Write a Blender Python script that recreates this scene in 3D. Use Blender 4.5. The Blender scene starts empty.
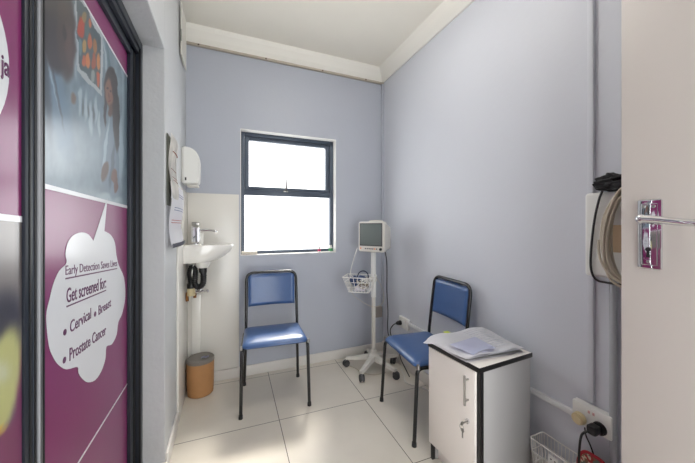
import bpy, bmesh, math, random
from mathutils import Vector, Matrix, noise
random.seed(4)
S = bpy.context.scene
COL = S.collection
PI = math.pi
# ------------------------------------------------------------ measured room (metres)
XL, XR, YB = -.275, 1.393, 2.478      # left wall, right wall, back wall faces
CEIL = 2.66
YAW = math.atan(121.5/294.); FPX = 294.; CAMZ = 1.2; HOR = 225.
FW = (math.sin(YAW), math.cos(YAW)); RT = (math.cos(YAW), -math.sin(YAW))
def ray(x, y):
    u = (x-347.5)/FPX
    return (FW[0]+u*RT[0], FW[1]+u*RT[1], (HOR-y)/FPX)
def onX(x, y, X):                      # photo measurement -> (Y, Z) on the plane X = const
    d = ray(x, y); t = X/d[0]; return (d[1]*t, CAMZ+d[2]*t)
def measure(X, Y, Z):
    t = X*FW[0]+Y*FW[1]; u = (X*RT[0]+Y*RT[1])/t
    return (347.5+FPX*u, HOR-FPX*(Z-CAMZ)/t)

# ------------------------------------------------------------ materials
MATS = {}
def srgb(c):
    return tuple(((v/255)/12.92 if v/255 <= .04045 else ((v/255+.055)/1.055)**2.4) for v in c)
def mat(name, rgb, rough=.5, metal=0., bump=0., bscale=60., var=0., vscale=3., coat=0., spec=.5, trans=0., alpha=1., crough=.05):
    if name in MATS: return MATS[name]
    m = bpy.data.materials.new(name); m.use_nodes = True
    n = m.node_tree.nodes; l = m.node_tree.links
    b = n['Principled BSDF']
    c = srgb(rgb)
    b.inputs['Base Color'].default_value = (*c, 1)
    b.inputs['Roughness'].default_value = rough
    b.inputs['Metallic'].default_value = metal
    b.inputs['Specular IOR Level'].default_value = spec
    if coat:
        b.inputs['Coat Weight'].default_value = coat; b.inputs['Coat Roughness'].default_value = crough
    tc = n.new('ShaderNodeTexCoord')
    if var:
        t = n.new('ShaderNodeTexNoise'); t.inputs['Scale'].default_value = vscale; t.inputs['Detail'].default_value = 4
        l.new(tc.outputs['Object'], t.inputs['Vector'])
        r = n.new('ShaderNodeValToRGB')
        r.color_ramp.elements[0].position = .3; r.color_ramp.elements[1].position = .7
        r.color_ramp.elements[0].color = (*[v*(1-var) for v in c], 1)
        r.color_ramp.elements[1].color = (*[min(1, v*(1+var)) for v in c], 1)
        l.new(t.outputs['Fac'], r.inputs['Fac']); l.new(r.outputs['Color'], b.inputs['Base Color'])
    if bump:
        t2 = n.new('ShaderNodeTexNoise'); t2.inputs['Scale'].default_value = bscale; t2.inputs['Detail'].default_value = 5
        l.new(tc.outputs['Object'], t2.inputs['Vector'])
        bp = n.new('ShaderNodeBump'); bp.inputs['Strength'].default_value = bump; bp.inputs['Distance'].default_value = .004
        l.new(t2.outputs['Fac'], bp.inputs['Height']); l.new(bp.outputs['Normal'], b.inputs['Normal'])
    MATS[name] = m
    return m
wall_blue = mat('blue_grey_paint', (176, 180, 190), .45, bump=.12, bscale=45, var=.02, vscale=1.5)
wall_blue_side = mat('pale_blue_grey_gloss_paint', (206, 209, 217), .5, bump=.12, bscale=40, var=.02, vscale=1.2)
wall_pale = mat('pale_grey_paint', (192, 194, 196), .45, bump=.5, bscale=45, var=.02)
ceil_m = mat('cream_ceiling_paint', (244, 239, 226), .7, bump=.1, bscale=30, var=.015)
cornice_m = mat('white_cornice', (238, 235, 226), .6)
batten_m = mat('tan_batten', (180, 171, 156), .6)
tile_white = mat('glazed_white_tile', (224, 221, 214), .22, var=.01)
skirt_m = mat('white_skirting', (216, 212, 206), .4, var=.03)
white_pl = mat('white_plastic', (226, 226, 222), .35)
white_pl2 = mat('off_white_plastic', (214, 211, 203), .4)
cream_pl = mat('aged_cream_plastic', (212, 196, 155), .4)
dark_alu = mat('charcoal_aluminium', (30, 36, 47), .4)
win_alu = mat('slate_window_aluminium', (70, 80, 94), .4, metal=.1)
black_seal = mat('black_seal', (18, 18, 20), .6)
alu_bright = mat('bare_aluminium', (112, 112, 114), .5, metal=.6)
chrome = mat('chrome', (225, 225, 228), .08, metal=1)
steel = mat('brushed_steel', (165, 163, 158), .3, metal=1)
black_metal = mat('black_painted_metal', (22, 22, 24), .25, coat=.3)
black_pl = mat('black_plastic', (20, 20, 22), .35)
rubber = mat('black_rubber', (26, 26, 27), .7)
grey_rub = mat('grey_rubber', (95, 96, 98), .6)
ceramic = mat('white_ceramic', (238, 236, 230), .1, coat=.6)
brass = mat('tarnished_brass', (140, 95, 55), .35, metal=.9)
cork = mat('kraft_brown', (176, 128, 82), .65, bump=.2, bscale=80, var=.06, vscale=12)
bin_lid = mat('grey_bin_lid', (120, 114, 108), .5)
lam_white = mat('white_laminate', (244, 238, 230), .3, var=.012)
lam_grey = mat('light_grey_laminate', (182, 180, 179), .35, var=.02)
black_edge = mat('black_edge_band', (20, 20, 21), .4)
paper = mat('white_paper', (246, 245, 249), .75)
paper_shade = mat('bluish_shaded_paper', (222, 224, 244), .75)
paper_yel = mat('yellow_green_tab', (205, 220, 80), .6)
ink = mat('dark_ink', (70, 72, 100), .7)
ink_red = mat('red_ink', (190, 70, 60), .7)
ink_blue = mat('blue_ink', (70, 90, 150), .7)
door_paint = mat('warm_beige_door_paint', (200, 193, 186), .42, bump=.08, bscale=25, var=.02, vscale=2)
cable_beige = mat('beige_cable', (188, 178, 160), .5)
cable_grey = mat('grey_cable', (110, 112, 116), .5)
cable_white = mat('white_cable', (220, 218, 212), .5)
cloth_black = mat('black_fabric', (22, 22, 26), .7, bump=.4, bscale=40)
cuff_blue = mat('navy_cuff_fabric', (28, 52, 96), .6, bump=.3, bscale=60)
red_trim = mat('red_trim_fabric', (160, 28, 44), .7)
wire_white = mat('white_coated_wire', (228, 226, 222), .4)
screen_m = mat('dark_monitor_glass', (104, 112, 110), .12, coat=.6)
threshold_m = mat('brown_threshold_tile', (160, 140, 118), .5, var=.12, vscale=10)
magenta = mat('magenta_vinyl', (122, 26, 92), .35, coat=.35, var=.04, vscale=6, crough=.2)
vinyl_white = mat('white_vinyl', (216, 218, 222), .3, coat=.4, crough=.15)
purple_ink = mat('plum_lettering', (92, 36, 84), .4)
orange_m = mat('orange_mark', (230, 120, 30), .5)
green_m = mat('green_label', (60, 150, 90), .5)
pink_m = mat('pink_label', (200, 70, 110), .5)

def tile_floor():
    m = bpy.data.materials.new('beige_floor_tiles'); m.use_nodes = True
    n = m.node_tree.nodes; l = m.node_tree.links; b = n['Principled BSDF']
    tc = n.new('ShaderNodeTexCoord'); mp = n.new('ShaderNodeMapping')
    mp.vector_type = 'TEXTURE'
    mp.inputs['Location'].default_value = (.303, 1.832, 0); mp.inputs['Rotation'].default_value = (0, 0, math.radians(-1.2))
    l.new(tc.outputs['Object'], mp.inputs['Vector'])
    br = n.new('ShaderNodeTexBrick'); br.offset = 0; br.squash = 1
    br.inputs['Scale'].default_value = 1; br.inputs['Brick Width'].default_value = .58; br.inputs['Row Height'].default_value = .58
    br.inputs['Mortar Size'].default_value = .0022; br.inputs['Mortar Smooth'].default_value = .2; br.inputs['Bias'].default_value = 0
    c1 = srgb((219, 212, 200)); c2 = srgb((214, 207, 195)); g = srgb((92, 84, 76))
    br.inputs['Color1'].default_value = (*c1, 1); br.inputs['Color2'].default_value = (*c2, 1); br.inputs['Mortar'].default_value = (*g, 1)
    l.new(mp.outputs['Vector'], br.inputs['Vector'])
    ns = n.new('ShaderNodeTexNoise'); ns.inputs['Scale'].default_value = 5; ns.inputs['Detail'].default_value = 6
    l.new(tc.outputs['Object'], ns.inputs['Vector'])
    mx = n.new('ShaderNodeMix'); mx.data_type = 'RGBA'; mx.blend_type = 'MULTIPLY'; mx.inputs[0].default_value = 1
    rp = n.new('ShaderNodeValToRGB'); rp.color_ramp.elements[0].position = .3; rp.color_ramp.elements[1].position = .75
    rp.color_ramp.elements[0].color = (.93, .925, .92, 1); rp.color_ramp.elements[1].color = (1, 1, 1, 1)
    l.new(ns.outputs['Fac'], rp.inputs['Fac'])
    l.new(br.outputs['Color'], mx.inputs[6]); l.new(rp.outputs['Color'], mx.inputs[7])
    l.new(mx.outputs[2], b.inputs['Base Color'])
    mr = n.new('ShaderNodeMapRange'); mr.inputs[3].default_value = .3; mr.inputs[4].default_value = .7
    l.new(br.outputs['Fac'], mr.inputs[0]); l.new(mr.outputs[0], b.inputs['Roughness'])
    bp = n.new('ShaderNodeBump'); bp.inputs['Strength'].default_value = .3; bp.inputs['Distance'].default_value = .002; bp.invert = True
    l.new(br.outputs['Fac'], bp.inputs['Height']); l.new(bp.outputs['Normal'], b.inputs['Normal'])
    return m
floor_m = tile_floor()
def vinyl_blue_mat():
    m = mat('blue_vinyl', (50, 86, 138), .42, coat=.6, bump=.6, bscale=8, var=.05, vscale=5, crough=.22)
    return m
vinyl_blue = vinyl_blue_mat()
def glass_mat():
    m = bpy.data.materials.new('clear_window_glass'); m.use_nodes = True
    n = m.node_tree.nodes; l = m.node_tree.links; n.remove(n['Principled BSDF'])
    t = n.new('ShaderNodeBsdfTransparent'); g = n.new('ShaderNodeBsdfGlossy'); g.inputs['Roughness'].default_value = .02
    x = n.new('ShaderNodeMixShader'); x.inputs[0].default_value = .06; l.new(t.outputs[0], x.inputs[1]); l.new(g.outputs[0], x.inputs[2])
    l.new(x.outputs[0], n['Material Output'].inputs['Surface'])
    return m
glass = glass_mat()
def print_mat():
    m = bpy.data.materials.new('printed_vinyl'); m.use_nodes = True
    n = m.node_tree.nodes; l = m.node_tree.links; b = n['Principled BSDF']
    a = n.new('ShaderNodeAttribute'); a.attribute_name = 'print'
    l.new(a.outputs['Color'], b.inputs['Base Color'])
    b.inputs['Roughness'].default_value = .3; b.inputs['Coat Weight'].default_value = .35; b.inputs['Coat Roughness'].default_value = .2
    return m
printed = print_mat()
def patterned():
    m = bpy.data.materials.new('patterned_fabric'); m.use_nodes = True
    n = m.node_tree.nodes; l = m.node_tree.links; b = n['Principled BSDF']
    v = n.new('ShaderNodeTexVoronoi'); v.inputs['Scale'].default_value = 110
    tc = n.new('ShaderNodeTexCoord'); l.new(tc.outputs['Object'], v.inputs['Vector'])
    r = n.new('ShaderNodeValToRGB'); e = r.color_ramp.elements
    r.color_ramp.interpolation = 'CONSTANT'
    e[0].color = (*srgb((120, 90, 70)), 1); e[1].position = .6; e[1].color = (*srgb((190, 170, 150)), 1)
    e2 = e.new(.3); e2.color = (*srgb((90, 100, 90)), 1); e3 = e.new(.8); e3.color = (*srgb((150, 50, 50)), 1)
    s = n.new('ShaderNodeSeparateColor'); l.new(v.outputs['Color'], s.inputs[0]); l.new(s.outputs[0], r.inputs['Fac'])
    l.new(r.outputs['Color'], b.inputs['Base Color']); b.inputs['Roughness'].default_value = .8
    return m
patt = patterned()
dark_wheel = mat('dark_grey_wheel', (58, 58, 60), .5)

# ------------------------------------------------------------ mesh helpers
class MB:
    def __init__(s): s.bm = bmesh.new()
    def merge(s, b, M=None):
        if M is not None: b.transform(M)
        me = bpy.data.meshes.new('t'); b.to_mesh(me); b.free(); s.bm.from_mesh(me); bpy.data.meshes.remove(me)
        return s
    def box(s, x0, x1, y0, y1, z0, z1, bev=0., M=None, seg=2):
        b = bmesh.new(); bmesh.ops.create_cube(b, size=1)
        for v in b.verts: v.co = Vector(((x0+x1)/2+v.co.x*(x1-x0), (y0+y1)/2+v.co.y*(y1-y0), (z0+z1)/2+v.co.z*(z1-z0)))
        if bev: bmesh.ops.bevel(b, geom=b.edges[:], offset=bev, segments=seg, affect='EDGES', profile=.5)
        return s.merge(b, M)
    def cyl(s, p0, p1, r0, r1=None, n=24, bev=0.):
        p0 = Vector(p0); p1 = Vector(p1); r1 = r0 if r1 is None else r1
        d = p1-p0; b = bmesh.new()
        bmesh.ops.create_cone(b, cap_ends=True, segments=n, radius1=r0, radius2=r1, depth=d.length)
        if bev: bmesh.ops.bevel(b, geom=[e for e in b.edges if len(e.link_faces) == 2 and any(len(f.verts) > 4 for f in e.link_faces)], offset=bev, segments=2, affect='EDGES')
        M = Matrix.Translation((p0+p1)/2) @ d.to_track_quat('Z', 'Y').to_matrix().to_4x4()
        return s.merge(b, M)
    def sphere(s, c, r, sc=(1, 1, 1), n=16):
        b = bmesh.new(); bmesh.ops.create_uvsphere(b, u_segments=n, v_segments=n//2+2, radius=r)
        return s.merge(b, Matrix.Translation(c) @ Matrix.Diagonal((*sc, 1)))
    def tube(s, pts, r, n=10, smooth=0, closed=False):
        P = [Vector(p) for p in pts]
        if smooth: P = catmull(P, smooth, closed)
        N = len(P); rings = []; up = None; b = s.bm
        for i, p in enumerate(P):
            if closed: t = P[(i+1) % N]-P[i-1]
            else: t = P[min(i+1, N-1)]-P[max(i-1, 0)]
            if t.length < 1e-9: t = Vector((0, 0, 1))
            t.normalize()
            if up is None:
                a = Vector((0, 0, 1)) if abs(t.z) < .9 else Vector((1, 0, 0)); up = a.cross(t).normalized()
            else:
                up = (up-t*up.dot(t))
                up = up.normalized() if up.length > 1e-6 else t.orthogonal().normalized()
            q = t.cross(up); rr = r(i/(N-1)) if callable(r) else r
            rings.append([b.verts.new(p+(up*math.cos(2*PI*k/n)+q*math.sin(2*PI*k/n))*rr) for k in range(n)])
        for i in range(N if closed else N-1):
            A, B = rings[i], rings[(i+1) % N]
            off = 0
            if closed and i == N-1:
                off = min(range(n), key=lambda o: (A[0].co-B[o].co).length)
            for k in range(n):
                b.faces.new((A[k], A[(k+1) % n], B[(k+1+off) % n], B[(k+off) % n]))
        if not closed:
            b.faces.new(rings[0][::-1]); b.faces.new(rings[-1])
        return s
    def prism(s, pts, off, M=None):
        """closed outline (list of 3-vectors in one plane) pushed along off"""
        b = bmesh.new(); a = [b.verts.new(p) for p in pts]; o = Vector(off)
        f = b.faces.new(a); r = bmesh.ops.extrude_face_region(b, geom=[f])
        bmesh.ops.translate(b, vec=o, verts=[v for v in r['geom'] if isinstance(v, bmesh.types.BMVert)])
        bmesh.ops.recalc_face_normals(b, faces=b.faces)
        return s.merge(b, M)
    def grid(s, fn, nu, nv, thick=0.):
        b = bmesh.new(); G = [[b.verts.new(fn(i/nu, j/nv)) for j in range(nv+1)] for i in range(nu+1)]
        for i in range(nu):
            for j in range(nv): b.faces.new((G[i][j], G[i+1][j], G[i+1][j+1], G[i][j+1]))
        if thick: bmesh.ops.solidify(b, geom=b.faces[:], thickness=thick)
        return s.merge(b)
    def loft(s, rings, cap=True):
        b = s.bm; R = [[b.verts.new(p) for p in r] for r in rings]; n = len(R[0])
        for A, B in zip(R[:-1], R[1:]):
            for k in range(n): b.faces.new((A[k], A[(k+1) % n], B[(k+1) % n], B[k]))
        if cap: b.faces.new(R[0][::-1]); b.faces.new(R[-1])
        return s
    def lathe(s, c, prof, n=32):
        rings = [[(c[0]+r*math.cos(2*PI*k/n), c[1]+r*math.sin(2*PI*k/n), c[2]+z) for k in range(n)] for r, z in prof]
        return s.loft(rings)
def catmull(P, k, closed=False):
    out = []; N = len(P)
    for i in range(N if closed else N-1):
        if closed: p0, p1, p2, p3 = P[i-1], P[i], P[(i+1) % N], P[(i+2) % N]
        else: p0, p1, p2, p3 = P[max(i-1, 0)], P[i], P[i+1], P[min(i+2, N-1)]
        for j in range(k):
            t = j/k
            out.append(.5*((2*p1)+(-p0+p2)*t+(2*p0-5*p1+4*p2-p3)*t*t+(-p0+3*p1-3*p2+p3)*t**3))
    if not closed: out.append(P[-1])
    return out
def fillet(P, r, k=6):
    P = [Vector(p) for p in P]; out = [P[0]]
    for a, b, c in zip(P[:-2], P[1:-1], P[2:]):
        u = (a-b); v = (c-b); rr = min(r, u.length*.49, v.length*.49)
        s = b+u.normalized()*rr; e = b+v.normalized()*rr
        for j in range(k+1):
            t = j/k; out.append(s*(1-t)**2+b*2*t*(1-t)+e*t*t)
    out.append(P[-1]); return out
def put(name, mb, m, parent=None, world=True, smooth=True, label=None, cat=None, group=None, kind=None, angle=35):
    bm = mb.bm
    bmesh.ops.recalc_face_normals(bm, faces=bm.faces)
    if parent is not None and world:
        bm.transform(parent_matrix(parent).inverted())
    org = None
    if parent is None:
        xs = [v.co for v in bm.verts]
        c = Vector(((min(v.x for v in xs)+max(v.x for v in xs))/2, (min(v.y for v in xs)+max(v.y for v in xs))/2, min(v.z for v in xs)))
        if kind != 'structure':
            org = c; bm.transform(Matrix.Translation(-c))
    me = bpy.data.meshes.new(name); bm.to_mesh(me); bm.free()
    for mm in (m if isinstance(m, (list, tuple)) else [m]): me.materials.append(mm)
    if smooth:
        me.shade_smooth(); me.set_sharp_from_angle(angle=math.radians(angle))
    o = bpy.data.objects.new(name, me); COL.objects.link(o)
    if org is not None: o.location = org
    if parent is not None: o.parent = parent
    if label: o['label'] = label
    if cat: o['category'] = cat
    if group: o['group'] = group
    if kind: o['kind'] = kind
    return o
def parent_matrix(o):
    M = Matrix.Translation(o.location) @ o.rotation_euler.to_matrix().to_4x4()
    return parent_matrix(o.parent) @ M if o.parent else M
def thing(name, label, cat, loc, rz=0., group=None, kind=None):
    o = bpy.data.objects.new(name, None); COL.objects.link(o)
    o.location = loc; o.rotation_euler = (0, 0, rz); o.empty_display_size = .1
    if kind: o['kind'] = kind
    if label: o['label'] = label
    if cat: o['category'] = cat
    if group: o['group'] = group
    return o
def text_mb(body, origin, ux, uy, width, height=None, bold=0., depth=.0006):
    cu = bpy.data.curves.new('t', 'FONT'); cu.body = body; cu.size = 1; cu.extrude = 0; cu.offset = bold; cu.resolution_u = 3
    ob = bpy.data.objects.new('t', cu); COL.objects.link(ob)
    dg = bpy.context.evaluated_depsgraph_get(); dg.update()
    me = bpy.data.meshes.new_from_object(ob.evaluated_get(dg))
    bpy.data.objects.remove(ob); bpy.data.curves.remove(cu)
    mb = MB(); mb.bm.from_mesh(me); bpy.data.meshes.remove(me)
    xs = [v.co.x for v in mb.bm.verts]; ys = [v.co.y for v in mb.bm.verts]
    sx = width/(max(xs)-min(xs)); sy = sx if height is None else height/(max(ys)-min(ys)); x0 = min(xs)
    ux = Vector(ux); uy = Vector(uy); o = Vector(origin); nn = ux.cross(uy).normalized()
    for v in mb.bm.verts: v.co = o+ux*((v.co.x-x0)*sx)+uy*(v.co.y*sy)
    r = bmesh.ops.extrude_face_region(mb.bm, geom=mb.bm.faces[:])
    bmesh.ops.translate(mb.bm, vec=nn*depth, verts=[v for v in r['geom'] if isinstance(v, bmesh.types.BMVert)])
    return mb

# ------------------------------------------------------------ THE SETTING
Y0 = -.52
put('floor', MB().box(-.6, XR+.15, Y0, YB+.2, -.08, 0), floor_m, kind='structure', smooth=False)
put('ceiling', MB().box(-.6, XR+.15, Y0, YB+.2, CEIL, CEIL+.08), ceil_m, kind='structure', smooth=False)
WX0, WX1, WZ0, WZ1 = .105, .912, .955, 1.965
T = .17
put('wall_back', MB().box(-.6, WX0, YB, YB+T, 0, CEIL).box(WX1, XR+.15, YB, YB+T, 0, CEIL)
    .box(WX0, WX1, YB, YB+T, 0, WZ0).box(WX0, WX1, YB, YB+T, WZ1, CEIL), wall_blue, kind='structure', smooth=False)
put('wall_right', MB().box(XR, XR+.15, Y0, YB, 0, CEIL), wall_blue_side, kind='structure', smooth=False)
# left wall with the wide opening of the sliding door
DY1, DZ1 = 1.66, 2.054
put('wall_front', MB().box(XL, .18, Y0, -.37, 0, CEIL).box(1.05, XR, Y0, -.37, 0, CEIL).box(.18, 1.05, Y0, -.37, 2.06, CEIL).box(-.6, XL, Y0, -.37, 0, 2.0), wall_pale, kind='structure', smooth=False)
wl = MB().box(-.6, XL, DY1, YB, 0, CEIL, .004).box(-.6, XL, Y0, DY1, DZ1, CEIL, .004)
put('wall_left', wl, wall_pale, kind='structure', smooth=False)
# cornices
def cove(pts_in):
    return pts_in
c = .085
mb = MB()
mb.prism([(XL, YB, CEIL), (XL, YB, CEIL-.10), (XL, YB-.012, CEIL-.10), (XL, YB-.04, CEIL-.07), (XL, YB-.07, CEIL-.03), (XL, YB-.085, CEIL)], (XR-XL, 0, 0))
put('trim_1', mb, cornice_m, kind='structure', smooth=False)
mb = MB()
mb.prism([(XR, Y0, CEIL), (XR, Y0, CEIL-.10), (XR-.012, Y0, CEIL-.10), (XR-.04, Y0, CEIL-.07), (XR-.07, Y0, CEIL-.03), (XR-.085, Y0, CEIL)], (0, YB-Y0, 0))
put('trim_2', mb, cornice_m, kind='structure', smooth=False)
# picture batten below the cornice with its screws, corner trunking
put('trim_4', MB().box(XL+.002, XR-.002, YB-.022, YB, CEIL-.12, CEIL-.102, .003), batten_m, kind='structure')
mb = MB()
for x in (-.19, .3, .78, 1.2): mb.cyl((x, YB-.0222, CEIL-.111), (x, YB-.0245, CEIL-.111), .006, n=10)
put('trim_5', mb, mat('rusty_screw', (90, 72, 58), .5, metal=.6), kind='structure')
put('trim_6', MB().box(XR-.024, XR, YB-.024, YB, .435, CEIL-.119, .004), wall_blue, kind='structure')
# splash boards round the basin, boxed pipe, skirtings
put('trim_7', MB().box(XL+.012, .095, YB-.012, YB, .082, 1.44, .002), tile_white, kind='structure')
put('trim_8', MB().box(XL, XL+.012, 2.02, YB, .0, 1.44, .002), tile_white, kind='structure')
put('baseboard_back', MB().box(XL+.012, XR-.012, YB-.014, YB, 0, .08, .003), skirt_m, kind='structure')
put('baseboard_right', MB().box(XR-.012, XR, .2, YB, 0, .09, .003), skirt_m, kind='structure')
put('baseboard_left', MB().box(XL, XL+.012, DY1+.012, 2.02, 0, .08, .003).box(-.36, XL+.012, DY1-.012, DY1, 0, .05, .003), skirt_m, kind='structure')
put('trim_9', MB().box(-.6, XL, -.368, DY1-.013, 0, .022, .002), threshold_m, kind='structure')

# ------------------------------------------------------------ window
wn = thing('window_1', 'slate aluminium window with a top-hung upper sash above a fixed pane', None, ((WX0+WX1)/2, YB+.06, WZ0), kind='structure')
fy0, fy1 = YB+.062, YB+.11
a0, a1, b0, b1 = WX0+.001, WX1-.001, WZ0+.001, WZ1-.001
mid = 1.47
mb = MB()
fr = .034
mb.box(a0, a0+fr, fy0, fy1, b0, b1, .003).box(a1-fr, a1, fy0, fy1, b0, b1, .003)
mb.box(a0+fr, a1-fr, fy0, fy1, b0, b0+.03, .003).box(a0+fr, a1-fr, fy0, fy1, b1-.032, b1, .003).box(a0+fr, a1-fr, fy0, fy1, mid-.024, mid+.024, .003)
put('window_frame', mb, win_alu, wn)
mb = MB(); sx0, sx1, sz0, sz1 = a0+fr+.002, a1-fr-.002, mid+.026, b1-.034
sy0, sy1 = fy0+.012, fy1+.005
sash = .034
mb.box(sx0, sx0+sash, sy0, sy1, sz0, sz1, .003).box(sx1-sash, sx1, sy0, sy1, sz0, sz1, .003)
mb.box(sx0+sash, sx1-sash, sy0, sy1, sz0, sz0+.024, .003).box(sx0+sash, sx1-sash, sy0, sy1, sz1-.03, sz1, .003)
so = put('sash', mb, win_alu, wn)
put('glass_pane', MB().box(sx0+sash-.004, sx1-sash+.004, sy0+.018, sy0+.022, sz0+.02, sz1-.026), glass, wn, smooth=False)
put('glass_pane', MB().box(a0+fr-.004, a1-fr+.004, fy0+.025, fy0+.029, b0+.026, mid-.02), glass, wn, smooth=False)
mb = MB(); hx = .475
mb.box(hx-.02, hx+.02, fy0-.006, fy0, mid+.012, mid+.024, .002)
mb.tube([(hx, fy0-.008, mid+.02), (hx+.002, fy0-.018, mid+.05), (hx+.006, fy0-.02, mid+.105), (hx+.004, fy0-.024, mid+.112)], .0075, smooth=4)
put('window_stay', mb, steel, wn)
wsp = mat('white_sill_paint', (234, 232, 228), .4)
put('window_sill', MB().box(a0, a1, YB-.002, fy0-.001, WZ0, WZ0+.006, .002), wsp, wn)
put('reveal_lining', MB().box(WX0, WX0+.005, YB-.002, fy0-.001, WZ0+.007, WZ1).box(WX1-.005, WX1, YB-.002, fy0-.001, WZ0+.007, WZ1).box(WX0+.006, WX1-.006, YB-.002, fy0-.001, WZ1-.005, WZ1), wsp, wn)
put('outer_reveal', MB().box(WX0, WX0+.02, fy1+.001, YB+T+.03, WZ0, WZ1).box(WX1-.02, WX1, fy1+.001, YB+T+.03, WZ0, WZ1), wsp, wn)

# bottles etc. on the sill
def bottle(x, y, z, r, h, capm, bandm, label):
    t = thing('medicine_bottle', label, 'bottle', (x, y, z), 0, 'small bottles on the window sill')
    put('body', MB().lathe((x, y, z), [(r*.9, 0), (r, .003), (r, h*.68), (r*.9, h*.74), (r*.55, h*.78)], 20), white_pl, t)
    put('cap', MB().lathe((x, y, z+h*.781), [(r*.7, 0), (r*.72, h*.02), (r*.72, h*.2), (r*.6, h*.22)], 20), capm, t)
    put('wrap_label', MB().lathe((x, y, z+h*.12), [(r+.0004, 0), (r+.0008, .0005), (r+.0008, h*.4), (r+.0004, h*.4+.0005)], 20), bandm, t)
bottle(.762, YB+.02, WZ0+.0065, .0125, .052, white_pl2, pink_m, 'small white bottle with a pink band on the window sill')
bottle(.868, YB+.02, WZ0+.0065, .017, .058, white_pl2, green_m, 'small white bottle with a green band at the right end of the sill')
bx = put('paper_packet', MB().box(.115, .235, YB+.006, YB+.04, WZ0+.0065, WZ0+.034, .006), mat('speckled_packet', (222, 214, 200), .6, var=.15, vscale=60), label='pale speckled packet lying at the left end of the window sill', cat='packet')

# ------------------------------------------------------------ sliding glass door with printed vinyl (left)
GX = -.40
dr = thing('door_1', 'dark framed sliding glass door covered with printed vinyl', None, (GX, .8, .022), kind='structure')
FX0, FX1 = -.47, -.365
mb = MB().box(FX0, FX1, 1.628, DY1-.001, .023, DZ1-.001, .002).box(FX0, FX1, -.365, 1.627, 2.016, DZ1-.001, .002)
mb.box(-.385, -.372, -.365, 1.627, 1.992, 2.0155, .001).box(-.43, -.418, -.365, 1.627, 1.992, 2.0155, .001)
mb.box(FX0, FX1, -.365, 1.627, .023, .045, .002)
put('door_frame', mb, dark_alu, dr)
put('door_seal', MB().box(-.372, -.3655, 1.624, 1.6275, .046, 2.01).box(-.418, -.386, 1.6, 1.6275, .046, 1.99), black_seal, dr)
# right-hand panel
st = .036
mb = MB().box(-.415, -.388, 1.56, 1.60, .05, 1.99, .002).box(-.415, -.388, .856, .895, .05, 1.99, .002)
mb.box(-.415, -.388, .895, 1.56, 1.955, 1.99, .002).box(-.415, -.388, .895, 1.56, .05, .11, .002)
pr = put('sliding_panel', mb, dark_alu, dr)
put('panel_glass', MB().box(-.408, -.402, .895, 1.56, .11, 1.955), mat('dark_glass', (60, 60, 66), .1), pr, smooth=False)
put('seal_strip', MB().box(-.3879, -.386, .889, .894, .06, 1.98).box(-.3879, -.384, .877, .882, .06, 1.98), black_seal, pr)
put('edge_strip', MB().box(-.3879, -.381, .864, .873, .06, 1.98), alu_bright, pr)
# left-hand panel, on the room-side track
mb = MB().box(-.387, -.372, .791, .820, .05, 1.99, .002).box(-.387, -.372, -.33, .791, 1.955, 1.99, .002).box(-.387, -.372, -.33, .791, .05, .11, .002).box(-.387, -.372, -.365, -.33, .05, 1.99, .002)
pl = put('sliding_panel', mb, dark_alu, dr)
put('panel_glass', MB().box(-.384, -.378, -.33, .791, .11, 1.955), MATS['dark_glass'], pl, smooth=False)
put('seal_strip', MB().box(-.3719, -.3705, .803, .808, .06, 1.98).box(-.3719, -.3705, .820, .824, .06, 1.98), black_seal, pl)

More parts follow.
